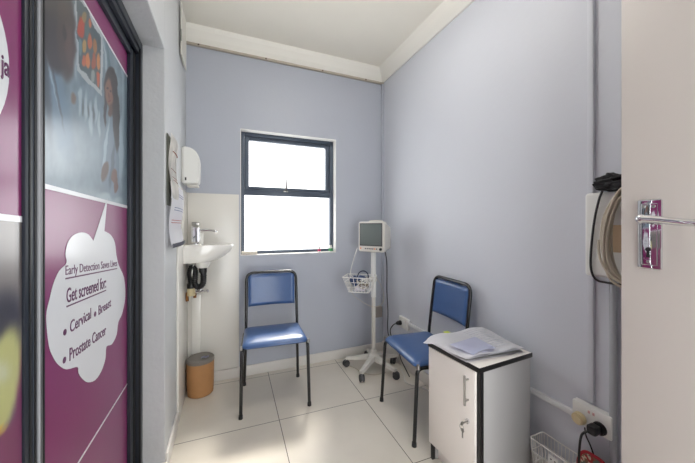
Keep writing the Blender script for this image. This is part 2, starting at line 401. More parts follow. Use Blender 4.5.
# --- printed vinyl on the right-hand panel
def sstep(a, b, x):
    t = max(0, min(1, (x-a)/(b-a))) if a != b else float(x > a); return t*t*(3-2*t)
def blob(x, y, cx, cy, rx, ry, ang=0., soft=.25):
    ca, sa = math.cos(ang), math.sin(ang); dx, dy = x-cx, y-cy
    u = (dx*ca+dy*sa)/rx; v = (-dx*sa+dy*ca)/ry; d = math.hypot(u, v)
    return 1-sstep(1-soft, 1+soft, d)
def inpoly(x, y, P):
    r = False; j = len(P)-1
    for i in range(len(P)):
        if (P[i][1] > y) != (P[j][1] > y) and x < (P[j][0]-P[i][0])*(y-P[i][1])/(P[j][1]-P[i][1])+P[i][0]: r = not r
        j = i
    return r
def mixc(a, b, t): return tuple(a[i]*(1-t)+b[i]*t for i in range(3))
def photo_right(x, y):
    wx = noise.noise(Vector((x*.12, y*.07, 9)))*2.2+noise.noise(Vector((x*.4, y*.2, 3)))*.8
    wy = noise.noise(Vector((x*.12, y*.07, 19)))*5; x += wx*.6; y += wy
    nz = noise.noise(Vector((x*.09, y*.05, 1)))*.5+noise.noise(Vector((x*.3, y*.12, 4)))*.3
    c = mixc((86, 104, 116), (118, 138, 150), .5+nz)
    c = mixc(c, (132, 150, 162), blob(x, y, 72, 165, 40, 50, 0, .6)*.45)
    # framed picture of warm rounded shapes on the wall behind
    P = [(75, -6), (82, -4), (103, 34), (102, 97), (78, 72), (74, 30)]
    P2 = [(77, -2), (82, 2), (101, 38), (100, 90), (79.5, 67), (76.5, 30)]
    if inpoly(x, y, P): c = mixc(c, (168, 174, 178), .9)
    if inpoly(x, y, P2):
        c = (66, 84, 92)
        for (cx, cy, rx, ry, k) in ((81, 28, 3.6, 11, (160, 58, 36)), (87, 30, 2.2, 7, (70, 96, 100)), (84.5, 46, 2.2, 7, (160, 130, 80)), (90, 42, 2.4, 9, (170, 88, 50)), (95, 46, 2, 9, (150, 100, 56)), (80, 48, 2, 7, (90, 120, 130)), (88, 60, 2.4, 7, (186, 112, 60)), (94, 62, 2.2, 8, (150, 76, 48)), (84, 60, 1.8, 5, (170, 90, 60)), (98.5, 62, 1.6, 9, (184, 120, 66)), (98, 80, 1.7, 7, (176, 86, 52)), (92.5, 76, 2, 6, (130, 140, 136)), (99, 46, 1.2, 6, (60, 76, 84)), (84, 18, 2, 6, (130, 112, 76)), (90, 24, 1.4, 5, (180, 96, 58))):
            c = mixc(c, k, blob(x, y, cx, cy, rx, ry, 0, .2))
    # pale door frame behind
    c = mixc(c, (150, 168, 178), blob(x, y, 106, 66, 1.2, 30, -.1, .25)*.8)
    c = mixc(c, (60, 98, 112), blob(x, y, 109, 60, 1.2, 24, -.12, .3)*.7)
    c = mixc(c, (140, 160, 172), blob(x, y, 123, 100, 1.2, 60, 0, .3)*.6)
    # near figure: pale collar and coat, dark head turned away
    c = mixc(c, (98, 122, 142), blob(x, y, 53, 96, 13, 62, -.25, .3)*.9)
    c = mixc(c, (52, 62, 74), blob(x, y, 44, 70, 5, 60, -.1, .5)*.8)
    c = mixc(c, (150, 170, 184), blob(x, y, 51, 72, 1.6, 40, -.22, .4)*.8)
    c = mixc(c, (56, 66, 80), blob(x, y, 55, 84, 1.3, 40, -.2, .5)*.7)
    c = mixc(c, (150, 166, 176), blob(x, y, 75, 44, 2.4, 34, -.02, .3)*.8)
    c = mixc(c, (50, 46, 50), blob(x, y, 57, 24, 18, 50, -.06, .12))
    c = mixc(c, (62, 52, 50), blob(x, y, 66, 38, 9, 40, -.06, .25))
    c = mixc(c, (84, 66, 60), blob(x, y, 69, 46, 4, 20, -.05, .5)*.8)
    c = mixc(c, (34, 30, 32), blob(x, y, 64.5, 33, 1.6, 8, .0, .3)*.8)
    # blurred white flasks on a bench
    for (cx, cy, rx, ry) in ((86, 108, 1.8, 15), (91, 118, 2, 16), (96, 110, 1.6, 14), (80, 100, 1.8, 12), (99, 122, 1.4, 12)): c = mixc(c, (176, 190, 198), blob(x, y, cx, cy, rx, ry, 0, .4)*.65)
    for (cx, cy) in ((83, 108), (88.5, 112), (93.5, 114)): c = mixc(c, (60, 66, 74), blob(x, y, cx, cy, 1, 8, 0, .5)*.6)
    c = mixc(c, (110, 78, 60), blob(x, y, 73.5, 98, 2.6, 5, 0, .4)*.7)
    # far figure: pale jacket, long dark hair, face, folded hands
    c = mixc(c, (104, 124, 140), blob(x, y, 113, 158, 11, 44, .04, .2)*.95)
    c = mixc(c, (156, 174, 186), blob(x, y, 105.5, 150, 1.4, 30, .12, .35)*.85)
    c = mixc(c, (150, 168, 182), blob(x, y, 121, 150, 2.2, 34, .0, .35)*.85)
    c = mixc(c, (64, 80, 96), blob(x, y, 112, 165, 1.6, 24, .1, .4)*.8)
    c = mixc(c, (28, 24, 28), blob(x, y, 111, 88, 6.5, 22, -.06, .12))
    c = mixc(c, (32, 28, 34), blob(x, y, 116, 115, 3.6, 36, -.03, .15))
    c = mixc(c, (34, 30, 38), blob(x, y, 105.6, 104, 1.3, 20, .03, .2))
    c = mixc(c, (120, 84, 70), blob(x, y, 109.3, 93, 3.8, 15, -.06, .14))
    c = mixc(c, (84, 56, 48), blob(x, y, 110.5, 112, 2.2, 6, 0, .3))
    c = mixc(c, (40, 26, 26), blob(x, y, 107.9, 89, 1.0, 1.1, 0, .3)); c = mixc(c, (40, 26, 26), blob(x, y, 111.2, 91, .9, 1.1, 0, .3))
    c = mixc(c, (90, 58, 50), blob(x, y, 109.2, 96, .6, 3, 0, .4)); c = mixc(c, (110, 44, 44), blob(x, y, 109.3, 102, 1.4, 1.2, 0, .3))
    c = mixc(c, (84, 62, 56), blob(x, y, 105, 172, 3.2, 10, .15, .2)); c = mixc(c, (104, 66, 56), blob(x, y, 114.5, 176, 3, 9, -.1, .2))
    c = mixc(c, (96, 60, 52), blob(x, y, 116, 186, 2, 6, .2, .2))
    c = mixc(c, (168, 184, 192), blob(x, y, 110, 201, 12, 5, .2, .4)*.6)
    return c
def print_grid(name, X, y0, y1, z0, z1, fn, parent, ny, nz, mask=None):
    bm = bmesh.new(); G = []; cl = {}
    for i in range(ny+1):
        row = []
        for j in range(nz+1):
            Y = y0+(y1-y0)*i/ny; Z = z0(Y)+(z1(Y)-z0(Y))*j/nz
            v = bm.verts.new((X, Y, Z)); row.append(v)
        G.append(row)
    for i in range(ny):
        for j in range(nz): bm.faces.new((G[i][j], G[i+1][j], G[i+1][j+1], G[i][j+1]))
    bm.verts.index_update()
    cols = [srgb(fn(*measure(*v.co))) for v in bm.verts]
    mb = MB(); mb.bm.free(); mb.bm = bm
    lay = bm.verts.layers.float_color.new('print')
    for v, k in zip(bm.verts, cols): v[lay] = (*k, 1)
    o = put(name, mb, printed, parent, smooth=False)
    return o
ps = thing('poster', 'magenta health poster with a consultation photo and white speech cloud, on the glass panel', 'poster', (GX, 1.23, .11))
py0, py1 = .8955, 1.5595
PX = -.4012
put('backing', MB().box(-.4019, PX, py0, py1, .111, 1.9545), magenta, ps, smooth=False)
def zline(pa, pb, X):
    ya, za = onX(*pa, X); yb, zb = onX(*pb, X)
    return lambda Y: za+(zb-za)*(Y-ya)/(yb-ya)
ztop = zline((82.7, 0), (125.5, 73.8), PX)
zbot = zline((44, 186), (127, 207), PX)
print('poster top', ztop(py0), ztop(py1), 'bot', zbot(py0), zbot(py1))
print_grid('photo_print', PX+.0006, py0, py1, zbot, ztop, photo_right, ps, 150, 210)
def strip(X, ya, za, yb, zb, w, d=.0006):
    return MB().prism([(X, ya, za-w/2), (X, yb, zb-w/2), (X, yb, zb+w/2), (X, ya, za+w/2)], (d, 0, 0))
put('border_line', strip(PX+.0007, py0, ztop(py0), py1, ztop(py1), .008), vinyl_white, ps, smooth=False)
put('border_line', strip(PX+.0007, py0, zbot(py0), py1, zbot(py1), .012), vinyl_white, ps, smooth=False)
ya, za = onX(127, 384, PX); yb, zb = onX(78, 463, PX)
sl = (zb-za)/(yb-ya); ye = max(py0, ya+(.13-za)/sl)
put('diagonal_line', strip(PX+.0002, ye, za+sl*(ye-ya), min(ya, py1), za+sl*(min(ya, py1)-ya), .007), vinyl_white, ps, smooth=False)
cl = [(107, 198), (93, 241), (88, 234.5), (81, 232.4), (72.5, 235.5), (67, 243.5), (65, 254), (66, 263), (58.6, 271), (52.8, 284), (49, 299.5), (46, 312), (46, 325), (48.6, 346.7), (53, 358), (58, 365), (66, 369.5), (77, 367), (78, 373), (82, 379), (87.6, 382.4), (94.8, 380), (101, 371), (105, 358.6), (106, 346.7), (111.4, 344.3), (116.2, 334.8), (118, 322), (122, 313), (125, 296.7), (123.8, 278), (118.6, 265.7), (116, 255), (114.5, 243), (110.5, 235), (104, 231)]
pts = [onX(x, y, PX) for x, y in cl]
P3 = [Vector((PX+.0007, a, b)) for a, b in pts]
body = catmull(P3[1:], 3)
put('speech_cloud', MB().prism([P3[0]]+body, (.0006, 0, 0)), vinyl_white, ps, smooth=False)
TXp = PX+.0014
def poster_text(body, pa, pb, hp, bullet=False, under=False, bold=.01):
    ya, za = onX(*pa, TXp); yb, zb = onX(*pb, TXp)
    z = (za+zb)/2; w = abs(yb-ya)
    slope = (zb-za)/(yb-ya)
    mb = text_mb(body, (TXp, ya, za), (0, 1, 0), (0, 0, 1), w, hp, bold)
    for v in mb.bm.verts: v.co.z += slope*(v.co.y-ya)
    if under: mb.prism([(TXp, ya, za-.012), (TXp, yb, zb-.012), (TXp, yb, zb-.008), (TXp, ya, za-.008)], (.0006, 0, 0))
    # ordinary text reads towards +Y: flip so that it reads from the near side to the far side
    put('lettering', mb, purple_ink, ps, smooth=False)
    if bullet:
        yc = ya-.028; zc = za+hp*.35-slope*.028
        put('bullet_dot', MB().cyl((TXp, yc, zc), (TXp+.0006, yc, zc), .0085, n=16), purple_ink, ps, smooth=False)
poster_text('Early Detection Saves Lives', (65.5, 275), (117, 266), .034, under=True, bold=.0)
poster_text('Get screened for:', (66.5, 303), (106, 287.5), .041, under=True)
poster_text('Cervical', (70, 333), (91, 318), .034, bullet=True)
poster_text('Breast', (98.5, 315), (111, 306), .032, bullet=True)
poster_text('Prostate Cancer', (69.5, 361), (106, 334), .036, bullet=True)

# --- printed vinyl on the left-hand panel
LX = -.3774
ps2 = thing('poster', 'magenta poster with a white disc and blurred portrait at the left edge of the photo', 'poster', (LX, .15, .11))
put('backing', MB().box(-.3779, LX, -.329, .7905, .111, 1.9545), magenta, ps2, smooth=False)
yc, zc = onX(-22, 66, LX); yr, _ = onX(8.5, 62, LX); rad = abs(yr-yc)
zt = onX(0, 19, LX)[1]; zb_ = onX(0, 111, LX)[1]; zm = (zt+zb_)/2
RZ = .17
put('white_disc', MB().prism([(LX+.0006, yr-RZ+RZ*math.cos(a*PI/24), zm+RZ*1.02*math.sin(a*PI/24)) for a in range(48)], (.0006, 0, 0)), vinyl_white, ps2, smooth=False)
ya, za = onX(-3, 73, LX); yb, zb = onX(7, 73, LX)
put('lettering', text_mb('ja', (LX+.0014, ya+.006, za+.006), (0, 1, 0), (0, 0, 1), (yb-ya)*.95, .045, .02), purple_ink, ps2, smooth=False)
zl = zline((0, 217), (23, 219.5), LX)
def photo_left(x, y):
    c = mixc((140, 134, 130), (110, 104, 104), sstep(220, 300, y))
    c = mixc(c, (46, 44, 54), blob(x, y, 6, 318, 17, 26, 0, .5)*.9)
    c = mixc(c, (58, 52, 52), blob(x, y, 22, 240, 4, 60, 0, .5)*.7)
    c = mixc(c, (108, 44, 84), sstep(16, 20, x-(y-360)*-.08)*sstep(330, 370, y))
    c = mixc(c, (178, 178, 118), blob(x, y, 2, 385, 16, 58, .18, .2))
    c = mixc(c, (192, 196, 172), blob(x, y, 0, 372, 9, 10, 0, .6)*.7)
    c = mixc(c, (116, 52, 88), sstep(425, 440, y+x*.8))
    c = mixc(c, (196, 160, 60), blob(x, y, 0, 430, 5, 3.5, -.4, .3))
    return c
print_grid('photo_print', LX+.0006, -.3, .7905, lambda Y: .3, zl, photo_left, ps2, 90, 110)
put('border_line', strip(LX+.0007, -.3, zl(-.3), .7905, zl(.7905), .012), vinyl_white, ps2, smooth=False)

# ------------------------------------------------------------ entry door (right, standing open)
ED = thing('door_2', 'beige painted hinged door standing open with chrome lever handle', None, (1.02, .06, .008), kind='structure')
DXf = 1.0
put('door_leaf', MB().box(DXf, DXf+.042, -.34, .458, .008, 2.04, .002), door_paint, ED)
hp = put('handle_plate', MB().box(DXf-.0075, DXf-.0003, .374, .421, 1.088, 1.265, .004), chrome, ED)
ky = .398
mb = MB().cyl((DXf-.0078, ky, 1.215), (DXf-.042, ky, 1.215), .0115, .0105, 20).sphere((DXf-.042, ky, 1.215), .0115)
mb.tube([(DXf-.043, ky+.004, 1.2155), (DXf-.046, ky-.03, 1.213), (DXf-.05, ky-.07, 1.207), (DXf-.05, ky-.105, 1.2035), (DXf-.046, ky-.118, 1.2035)], lambda t: .0095-.0018*t, 14, smooth=5)
put('lever', mb, chrome, ED)
put('raised_plate', MB().box(DXf-.0102, DXf-.0075, .381, .414, 1.098, 1.255, .0024), chrome, ED)
mb = MB().cyl((DXf-.0103, ky, 1.138), (DXf-.0113, ky, 1.138), .0055, n=16)
mb.prism([(DXf-.0103, ky-.0022, 1.138), (DXf-.0103, ky+.0022, 1.138), (DXf-.0103, ky+.0038, 1.118), (DXf-.0103, ky-.0038, 1.118)], (-.001, 0, 0))
put('keyhole', mb, black_seal, ED, smooth=False)
mb = MB()
for (a, b) in ((.388, 1.247), (.407, 1.247), (.398, 1.107)): mb.cyl((DXf-.0102, a, b), (DXf-.012, a, b), .0042, .0034, 14)
put('plate_screw', mb, steel, ED)
mb = MB()
for z in (.25, 1.0, 1.8): mb.cyl((DXf-.004, -.345, z-.05), (DXf-.004, -.345, z+.05), .007, n=12)
put('hinge', mb, steel, ED)

# ------------------------------------------------------------ chairs
def rounded_rect(w, d, r, z, n=6, cx=0, cy=0):
    P = []
    for (sx, sy, a0) in ((1, 1, 0), (-1, 1, PI/2), (-1, -1, PI), (1, -1, 3*PI/2)):
        for k in range(n+1):
            a = a0+k*PI/2/n; P.append((cx+sx*(w/2-r)+r*math.cos(a), cy+sy*(d/2-r)+r*math.sin(a), z))
    return P
def make_chair(label):
    t = thing('office_chair', label, 'chair', (0, 0, 0), 0, 'blue stacking chairs')
    # seat, domed pad (front is -y)
    mb = MB(); rings = []
    for (ins, z) in ((.012, .414), (.002, .418), (0, .424), (.0, .438), (.008, .449), (.03, .457), (.08, .461), (.15, .462)):
        R = []
        for (x, y, zz) in rounded_rect(.405-2*ins, .34-2*ins, max(.012, .035-ins*.1), z, cy=-.015):
            dip = -.012*sstep(-.1, -.19, y) if z > .43 else 0
            R.append((x*(1+.03*(-y/.18)), y, zz+dip))
        rings.append(R)
    mb.loft(rings)
    put('seat', mb, vinyl_blue, t, world=False, angle=60)
    # backrest pad
    def padsurf(side):
        def f(u, v):
            x = (u-.5)*.342; z = .592+.232*v
            ex = min(u, 1-u)*.342; ez = min(v, 1-v)*.232; e = min(ex, ez)
            bul = math.sqrt(max(0, 1-(1-min(1, e/.02))**2))
            y = .158+(z-.45)*.12+.018*(1-(2*u-1)**2)
            return (x, y+side*.013*bul, z)
        return f
    mb = MB().grid(padsurf(-1), 28, 18).grid(padsurf(1), 28, 18)
    bmesh.ops.remove_doubles(mb.bm, verts=mb.bm.verts, dist=.0004)
    put('backrest', mb, vinyl_blue, t, world=False, angle=60)
    # back frame: rear legs and hoop in one bent tube
    yb = lambda z: .158+(z-.45)*.12
    P = [(-.2, .2, .012), (-.187, .158, .40), (-.187, .158, .46), (-.184, yb(.84), .84), (.184, yb(.84), .84), (.187, .158, .46), (.187, .158, .40), (.2, .2, .012)]
    P = fillet(P, .06, 7)
    put('back_frame', MB().tube(P, .0105, 12), black_metal, t, world=False)
    for s in (-1, 1):
        P = fillet([(s*.215, -.195, .012), (s*.208, -.172, .413), (s*.2, .15, .40)], .035, 6)
        put('leg', MB().tube(P, .0105, 12), black_metal, t, world=False)
        put('seat_bracket', MB().cyl((s*.214, -.17, .412), (s*.214, -.17, .436), .011, .009, 12), steel, t, world=False)
    for yy in (-.13, .11): put('seat_rail', MB().tube([(-.198, yy, .404), (.198, yy, .404)], .008, 10), black_metal, t, world=False)
    for (x, y) in ((-.215, -.1955), (.215, -.1955), (-.2, .2005), (.2, .2005)):
        put('rubber_foot', MB().cyl((x, y, 0), (x, y, .022), .0135, .0125, 14), rubber, t, world=False)
    return t
def copy_tree(o, parent=None):
    c = o.copy(); COL.objects.link(c)
    if parent is not None: c.parent = parent
    for ch in list(o.children): copy_tree(ch, c)
    return c
ch1 = make_chair('blue vinyl chair with black legs standing in front of the window')
ch2 = copy_tree(ch1)
ch1.location = (.312, 2.115, 0); ch1.rotation_euler = (0, 0, math.radians(-4))
ch2.location = (1.157, 1.533, 0); ch2.rotation_euler = (0, 0, math.radians(-95))
ch2['label'] = 'blue vinyl chair against the right wall, beside the small white cabinet'

# ------------------------------------------------------------ small cabinet with papers
CA = math.radians(3.4)
cb = thing('bedside_cabinet', 'small white cabinet with black edging and one locked door against the right wall', 'cabinet', (.992, .931, 0), CA)
# local: x = depth away from the door face, y = width
W_, D_, Hc = .305, .335, .6
put('carcass', MB().box(.018, D_, 0.001, .016, .0, Hc-.02, .001).box(.018, D_, W_-.016, W_-.001, .0, Hc-.02, .001).box(.018, D_, .016, W_-.016, .09, .106).box(D_-.016, D_, .016, W_-.016, .09, Hc-.02), lam_grey, cb, world=False)
put('edge_band', MB().box(.0, .018, -.001, .016, .0, Hc-.02, .001).box(.0, .018, W_-.014, W_, .0, .088, .001), black_edge, cb, world=False)
put('plinth', MB().box(.035, .05, .016, W_-.016, 0, .09, .001), lam_white, cb, world=False)
do = put('door', MB().box(-.014, -.001, .018, W_-.001, .092, Hc-.024, .002), lam_white, cb, world=False)
M0 = parent_matrix(cb)
hd = put('handle', MB().cyl((-.036, .052, .42), (-.036, .052, .548), .005, n=14).cyl((-.0142, .052, .439), (-.036, .052, .439), .004, n=10).cyl((-.0142, .052, .529), (-.036, .052, .529), .004, n=10), steel, do, world=False)
lk = put('lock', MB().cyl((-.0142, .055, .345), (-.021, .055, .345), .0105, n=18), chrome, do, world=False)
put('key', MB().box(-.042, -.0212, .054, .056, .3415, .3485, .0005).cyl((-.048, .054, .345), (-.048, .056, .345), .009, n=14), steel, do, world=False)
mb = MB().tube([(-.05, .055+.011*math.cos(a*PI/8), .329+.011*math.sin(a*PI/8)) for a in range(16)], .0012, 6, closed=True)
mb.box(-.0512, -.0488, .0475, .0545, .285, .32, .0008).cyl((-.051, .051, .318), (-.049, .051, .318), .009, n=14)
put('spare_key', mb, steel, do, world=False)
put('top', MB().box(-.012, D_+.002, -.004, W_+.003, Hc-.019, Hc, .0015), lam_white, cb, world=False)
put('top_edge_band', MB().box(-.016, D_+.003, -.0075, -.0042, Hc-.0205, Hc+.0005, .001).box(-.016, -.0122, -.0075, W_+.004, Hc-.0205, Hc+.0005, .001), black_edge, cb, world=False)
# loose papers: corners measured on the cabinet top
def onZ(x, y, z):
    d = ray(x, y); t = (z-CAMZ)/d[2]; return Vector((d[0]*t, d[1]*t, z))
def sheet(A, B, C_, D, zf, thick=.0012, n=14):
    A, B, C_, D = [Vector(p) for p in (A, B, C_, D)]
    def f(u, v):
        p = (A*(1-u)+B*u)*(1-v)+(D*(1-u)+C_*u)*v
        return (p.x, p.y, p.z+zf(u, v))
    return MB().grid(f, n, n, thick)
zt0 = Hc+.002
pa, pb, pc, pd = onZ(423, 343, Hc), onZ(482, 331, Hc), onZ(524, 353, Hc), onZ(466, 365, Hc)
def clampx(p): return Vector((min(p[0], XR-.012), p[1], p[2]))
print('papers', pa, pb, pc, pd)
pa, pb, pc, pd = map(clampx, (pa, pb, pc, pd))
pth = thing('paper_stack', 'open stack of loose white papers lying on the white cabinet', 'papers', tuple((pa+pb+pc+pd)/4))
cen = (pa+pb+pc+pd)/4
def scaled(k, dz, rot=0., sh=(0, 0)):
    out = []
    for p in (pa, pb, pc, pd):
        v = (p-cen)*k; v = Matrix.Rotation(rot, 3, 'Z') @ v
        out.append((min(cen.x+v.x+sh[0], XR-.006), cen.y+v.y+sh[1], zt0+dz))
    return out
for k in range(4):
    s4 = scaled(.97-.03*k, .001+.0035*k, random.uniform(-.06, .06), (.012, 0))
    put('sheet', sheet(*s4, lambda u, v, k=k: .002*math.sin(6*v+k)+.002, .0025), paper if k != 1 else lam_grey, pth)
h = lambda u, v: .004+.009*math.sin(PI*min(1, abs(u-.5)*2))*1+.004*math.sin(5*v+3*u)
s4 = scaled(1.0, .014)
put('sheet', sheet(*s4, lambda u, v: .005+.012*math.exp(-((u-.25)/.18)**2)+.01*math.exp(-((u-.78)/.16)**2)+.003*math.sin(7*v)-.022*sstep(.12, 0, u)*sstep(.4, 0, v), .0012, 24), paper, pth)
s5 = scaled(.45, .034, .12, (-.06, -.06))
put('folded_sheet', sheet(*s5, lambda u, v: .004+.01*math.sin(PI*u)*v-.006*v, .001, 18), paper_shade, pth)  # bluish shading of the fold is put into the sheet's colour
mb = MB()
ex = (Vector(s4[1])-Vector(s4[0])); ey = (Vector(s4[3])-Vector(s4[0]))
def zz(u, v): return .0065+.012*math.exp(-((u-.25)/.18)**2)+.01*math.exp(-((u-.78)/.16)**2)+.003*math.sin(7*v)+.0005
for i in range(11):
    v = .12+.07*i
    for (u0, u1) in ((.58, .9),):
        pts_ = []
        for j in range(7):
            u = u0+(u1-u0)*j/6*(1 if i % 3 else .8)
            p = (Vector(s4[0])*(1-u)+Vector(s4[1])*u)*(1-v)+(Vector(s4[3])*(1-u)+Vector(s4[2])*u)*v
            pts_.append((p.x, p.y, p.z+zz(u, v)))
        mb.tube(pts_, .0006, 4)
put('printed_lines', mb, mat('faint_ink', (196, 198, 212), .8), pth)
p1 = Vector(s4[0])*.6+Vector(s4[1])*.4
put('index_tab', MB().box(p1.x-.02, p1.x+.012, p1.y-.004, p1.y+.018, zt0+.026, zt0+.0275), paper_yel, pth)

# ------------------------------------------------------------ wash basin
SY0, SY1 = 2.215, 2.44
bs = thing('wash_basin', 'small white wall-hung wash basin in the left corner', 'basin', (XL+.012, 2.33, 1.05))
sx0 = XL+.0125
def basin_outline(t, z, inset=0., n=40):
    """D-shaped plan, pointed away from the left wall"""
    L = .312*t-inset; w = (SY1-SY0)/2*(.75+.25*t)-inset; cy = (SY0+SY1)/2; P = []
    for k in range(n):
        a = -PI/2+PI*k/(n-1)
        P.append((sx0+inset+max(0, L-inset)*math.cos(a)**.75 if abs(math.cos(a)) > 1e-6 else sx0+inset, cy+w*math.sin(a), z))
    return P
mb = MB()
mb.loft([basin_outline(.56, .942), basin_outline(.6, .945), basin_outline(.68, .953), basin_outline(.82, .978), basin_outline(.94, 1.012), basin_outline(.985, 1.035), basin_outline(1.0, 1.048), basin_outline(1.0, 1.056), basin_outline(.99, 1.06),
         basin_outline(.97, 1.06, .012), basin_outline(.92, 1.045, .02), basin_outline(.8, 1.0, .03), basin_outline(.6, .975, .04)])
put('bowl', mb, ceramic, bs, angle=50)
put('tap_deck', MB().box(sx0+.001, sx0+.11, SY0+.045, SY1-.045, 1.03, 1.064, .008).box(-.2, -.15, 2.345, 2.4, 1.05, 1.15, .02), ceramic, bs)
put('outlet_boss', MB().cyl((-.15, 2.31, .9), (-.15, 2.31, .945), .038, .056, 24), ceramic, bs)
tp = thing('mixer_tap', 'chrome mixer tap standing on the small wash basin', 'tap', (-.195, 2.33, 1.0645))
put('tap_body', MB().cyl((-.198, 2.33, 1.0645), (-.198, 2.33, 1.07), .026, n=24).box(-.226, -.17, 2.305, 2.343, 1.07, 1.19, .012, seg=4), chrome, tp)
put('spout', MB().tube([(-.185, 2.33, 1.16), (-.14, 2.328, 1.163), (-.075, 2.326, 1.158), (-.068, 2.326, 1.148)], lambda t: .010-.002*t, 12, smooth=4), chrome, tp)
put('tap_lever', MB().box(-.222, -.17, 2.31, 2.35, 1.193, 1.222, .006), steel, tp)
wt = thing('waste_trap', 'black ribbed waste pipe looping under the wash basin', 'pipe', (-.19, 2.33, .8))
P = [(-.17, 2.33, .899), (-.17, 2.33, .85), (-.172, 2.335, .80), (-.195, 2.34, .765), (-.222, 2.345, .79), (-.222, 2.35, .84), (-.235, 2.36, .885), (-.243, 2.375, .88), (-.246, 2.385, .84), (-.246, 2.39, .77)]
P = [(-.165, 2.33, .899), (-.163, 2.33, .84), (-.166, 2.33, .795), (-.19, 2.335, .765), (-.213, 2.34, .795), (-.216, 2.345, .85), (-.228, 2.35, .895), (-.243, 2.365, .87), (-.243, 2.375, .8), (-.243, 2.38, .752)]
P = [(-.16, 2.33, .899), (-.156, 2.33, .83), (-.162, 2.33, .785), (-.188, 2.332, .765), (-.21, 2.335, .79), (-.21, 2.34, .84), (-.212, 2.345, .885), (-.232, 2.35, .902), (-.243, 2.36, .86), (-.239, 2.372, .81), (-.236, 2.38, .752)]
P = [(p[0]+.01, p[1]-.03, p[2]) for p in P]
put('corrugated_hose', MB().tube(P, lambda t: .0195+.0018*math.sin(t*2*PI*40), 16, smooth=24), black_pl, wt)
put('waste_socket', MB().cyl((-.228, 2.351, .70), (-.228, 2.351, .752), .027, n=20), cream_pl, wt)
put('collar', MB().cyl((-.15, 2.3, .868), (-.15, 2.3, .898), .026, n=20), black_pl, wt)
put('collar', MB().cyl((-.228, 2.351, .7525), (-.228, 2.351, .785), .028, n=20), black_pl, wt)
av = thing('angle_valve', 'chrome angle valve with brass elbows on the wall below the basin', 'valve', (-.2, 2.4, .7))
put('valve_body', MB().cyl((-.24, 2.36, .722), (-.15, 2.36, .722), .011, n=14).cyl((-.205, 2.36, .722), (-.205, 2.36, .75), .009, n=12).cyl((-.168, 2.36, .722), (-.168, 2.36, .742), .009, n=12), chrome, av)
put('valve_handle', MB().cyl((-.15, 2.36, .722), (-.128, 2.36, .722), .006, .006, 12).sphere((-.124, 2.36, .722), .013, (.7, 1, 1)), chrome, av)
put('brass_elbow', MB().tube([(-.24, 2.36, .722), (-.256, 2.36, .71), (-.254, 2.36, .66)], .011, 12, smooth=4).tube([(-.205, 2.362, .712), (-.206, 2.364, .68)], .011, 12).tube([(-.254, 2.36, .70), (-.2629, 2.36, .66)], .005, 8), brass, av)
fh = put('flexible_hose', MB().tube([(-.205, 2.345, .745), (-.212, 2.32, .80), (-.218, 2.30, .86), (-.21, 2.31, .925)], .0045, 8, smooth=6), steel, label='thin braided steel water hose running up to the basin', cat='hose')
put('pipe_box', MB().box(-.235, -.175, YB-.028, YB-.0125, .082, .68, .003), tile_white, label='narrow white boxed pipe down the back wall below the basin', cat='pipe cover')

# soap dispenser
sd = thing('soap_dispenser', 'white wall dispenser fixed in the corner above the basin', 'dispenser', (XL, 2.3, 1.48))
P = []
prof = [(0, 0), (.095, .0), (.103, .012), (.107, .10), (.105, .17), (.092, .215), (.06, .243), (.02, .252), (0, .252)]
mb = MB().prism([(XL+.003+a, 2.235, 1.478+b) for a, b in prof], (0, .115, 0))
bmesh.ops.bevel(mb.bm, geom=mb.bm.edges[:], offset=.008, segments=3, affect='EDGES')
put('housing', mb, white_pl, sd)
put('sight_window', MB().box(XL+.02, XL+.03, 2.2335, 2.236, 1.50, 1.52, .0008), black_pl, sd)
put('push_lever', MB().box(XL+.03, XL+.1, 2.25, 2.335, 1.462, 1.476, .004), white_pl2, sd)
put('wall_plate', MB().box(XL+.0005, XL+.0028, 2.24, 2.345, 1.49, 1.72, .001), white_pl2, sd)

# calendar / notices on the left wall
cal = thing('wall_calendar', 'curling paper calendar and notices hanging on the left wall beside the doorway', 'calendar', (XL, 1.9, 1.08))
def calsheet(y0, y1, z0, z1, base, curl, seed, th=.0012):
    def f(u, v):
        Y = y0+(y1-y0)*u; Z = z0+(z1-z0)*v
        off = base+curl*(.6+.4*math.sin(3*v*PI+seed))*(math.sin(PI*u*.9+.2))*(1-v*.4)+.006*math.sin(7*v+seed)
        return (XL+.002+max(.0, off), Y, Z)
    return f
put('board', MB().box(XL+.001, XL+.006, 1.70, 1.86, 1.30, 1.66, .001), mat('shadow_gap_card', (92, 94, 84), .6), cal)  # dark sheet painting the shadow gap along the calendar's left edge
f1 = calsheet(1.70, 1.95, 1.335, 1.665, .012, .016, .6); f2 = calsheet(1.695, 2.16, 1.085, 1.42, .014, .02, 2.2)
put('picture_page', MB().grid(f1, 14, 20, .001), mat('calendar_picture', (228, 224, 218), .5, var=.25, vscale=14), cal)
put('month_page', MB().grid(f2, 16, 20, .001), paper, cal)
def line_on(f, u0, u1, v, r=.0012):
    pts_ = []
    for j in range(11):
        u = u0+(u1-u0)*j/10; p = f(u, v); pts_.append((p[0]+.0016, p[1], p[2]))
    return pts_
mb = MB()
for v in (.86, .82, .62, .58): mb.tube(line_on(f2, .15, .9, v), .0013, 4)
put('printed_line', mb, ink_blue, cal)
mb = MB()
for v in (.42, .38): mb.tube(line_on(f2, .12, .92, v), .0014, 4)
put('red_line', mb, ink_red, cal)
brown = mat('brown_ink', (150, 90, 70), .7)
for v, rr1 in ((.3, .0014), (.35, .0014), (.48, .0014), (.75, .003)):
    put('printed_line', MB().tube(line_on(f1, .22, .85, v), rr1, 4), brown, cal)
put('binding', MB().grid(lambda u, v: (f2(u, 0)[0]+.002+.004*math.sin(v*PI), f2(u, 0)[1], f2(u, 0)[2]-.002+.022*v), 12, 3, .002), mat('navy_binding', (28, 38, 72), .5), cal)

